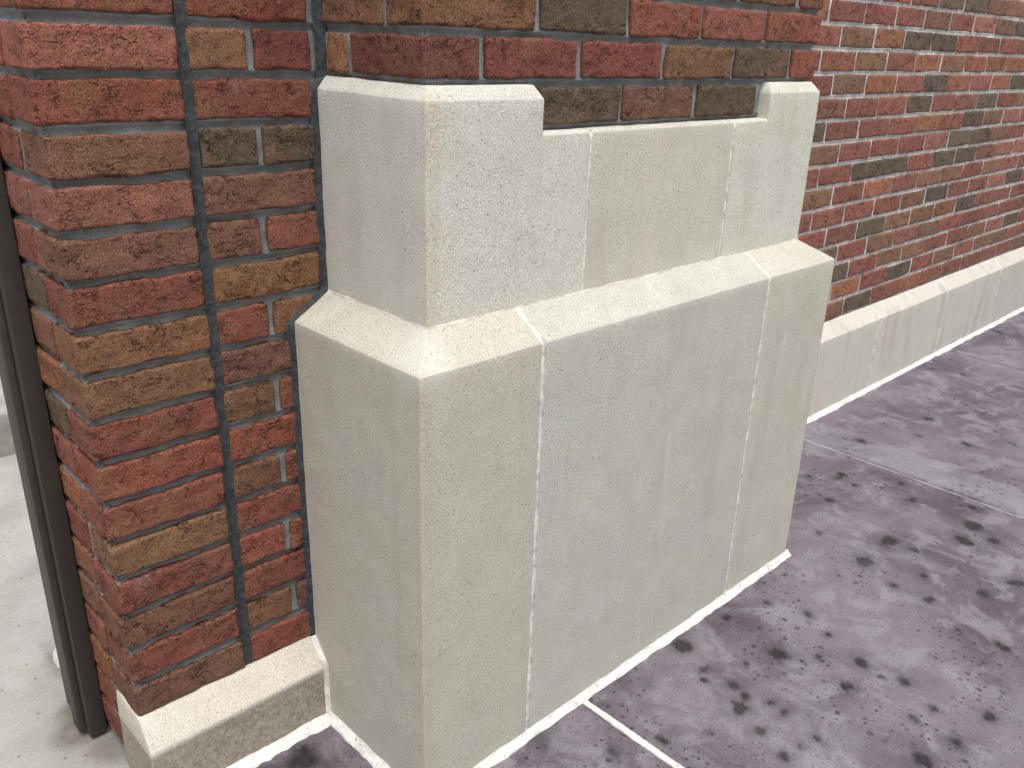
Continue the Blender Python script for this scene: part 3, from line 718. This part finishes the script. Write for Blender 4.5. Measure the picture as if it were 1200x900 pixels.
# pointing
link('mortar_joint', profile_joint(J1-G-.001, J1+G+.001, [(0, 0), (0, H1), (L, H2)], 161), sp_, M_JOINT)
link('mortar_joint', profile_joint(J2-G-.001, J2+G+.001, [(0, 0), (0, H1), (L, H2)], 164), sp_, M_JOINT)
link('mortar_joint', profile_joint(U1-.0034, U1+.0030, [(L-.0003, H2), (L-.0003, H5-.003), (L+.010, H5+.0022)], 167, rec=.001), sp_, M_JOINT)
link('mortar_joint', profile_joint(U2-G-.001, U2+G+.001, [(L, H2), (L, H5-.001), (L+.012, H5+.002)], 170), sp_, M_JOINT)
M_BED = mat_simple('tan_pointing', (.50, .465, .39), .95, .25, 60, .8, .003)
def bed(p, q, side, seed):
    me = bead([p, q], .0022, .0032, side, seed, .008, .5); me.name = 'mortar_bed'; return me
link('mortar_bed', bed((LX, L, H2), (UW, L, H2), (0, -1, 0), 173), sp_, M_BED)
link('mortar_bed', bed((LX, L-.002, H2), (LX, D, H2), (-1, 0, 0), 175), sp_, M_BED)
# sealant at the foot, round the front, left and right faces
link('sealant', bead([(0-.012, 0, 0), (W+.012, 0, 0)], .0145, .018, (0, -1, 0), 181, rag=.2), sp_, M_CAULK)
link('sealant', bead([(0, -.010, 0), (0, D-HB+.006, 0)], .016, .018, (-1, 0, 0), 184, rag=.2), sp_, M_CAULK)
# dark sealant where the left faces meet the brick
def corner_seal(pts, seed, wid=.010):
    V = []; F = []; P = []
    for (p, q) in zip(pts[:-1], pts[1:]):
        p, q = Vector(p), Vector(q); n = max(2, int((q-p).length/.01)); P += [p.lerp(q, i/n) for i in range(n)]
    P.append(Vector(pts[-1])); A = np.array([tuple(p) for p in P]); e = vnoise(A, 55, seed)*.0018
    for i, p in enumerate(P):
        V += [p+Vector((-wid+e[i], .003, 0)), p+Vector((-wid*.55, -.0015, 0)), p+Vector((-.0015, -.006-e[i], 0)), p+Vector((.003, -.007, 0))]
    for i in range(len(P)-1):
        for k in range(3): F.append((i*4+k, i*4+k+1, i*4+k+5, i*4+k+4))
    return mesh('wall_sealant', V, F)
link('wall_sealant', corner_seal([(0, D, HBT+.002), (0, D, H1), (LX, D, H2), (LX, D, H3), (LX+UB, D, H4)], 191), sp_, M_DARK)

link('corner_sealant', corner_seal([(XBR+.003, D, H4-.002), (XBR+.003, D, zt2)], 195, .012), bp_, M_DARK)

# ================================================================== METAL FRAME
fr = empty('door_frame', 'dark bronze metal frame post standing against the brick return', 'door frame', (-.36, .56, 0))
def prism(poly, z0, z1, bev=.0022):
    n = len(poly); V = [(x, y, z0) for x, y in poly]+[(x, y, z1) for x, y in poly]
    F = [tuple(range(n))[::-1], tuple(range(n, 2*n))]+[(i, (i+1) % n, n+(i+1) % n, n+i) for i in range(n)]
    bm = solid(V, F, bev, 0); return bm
link('jamb', to_mesh(prism([(-.3635, .531), (-.3345, .531), (-.3345, .66), (-.3635, .66)], .014, 1.55), 'jamb', 40), fr, M_METAL)
link('stop', to_mesh(prism([(-.3755, .553), (-.3637, .551), (-.3637, .60), (-.3755, .585)], .018, 1.55, .003), 'stop', 40), fr, M_METAL)

# pale lump of mortar lying behind the frame
bm = bmesh.new(); bmesh.ops.create_icosphere(bm, subdivisions=3, radius=1)
P = np.array([v.co for v in bm.verts]); nn = vnoise(P, 1.6, 3)*.25+vnoise(P, 5, 4)*.1
for v, k in zip(bm.verts, nn):
    v.co = Vector((v.co.x*.022, v.co.y*.045, max(v.co.z, -.25)*.028))*(1+float(k))
me = bpy.data.meshes.new('mortar_lump'); bm.to_mesh(me); bm.free(); me.shade_smooth()
o = link('mortar_lump', me, None, M_CAULK, loc=(-.318, .80, .012)); o['label'] = 'small pale mortar lump on the floor behind the dark frame'; o['category'] = 'mortar lump'
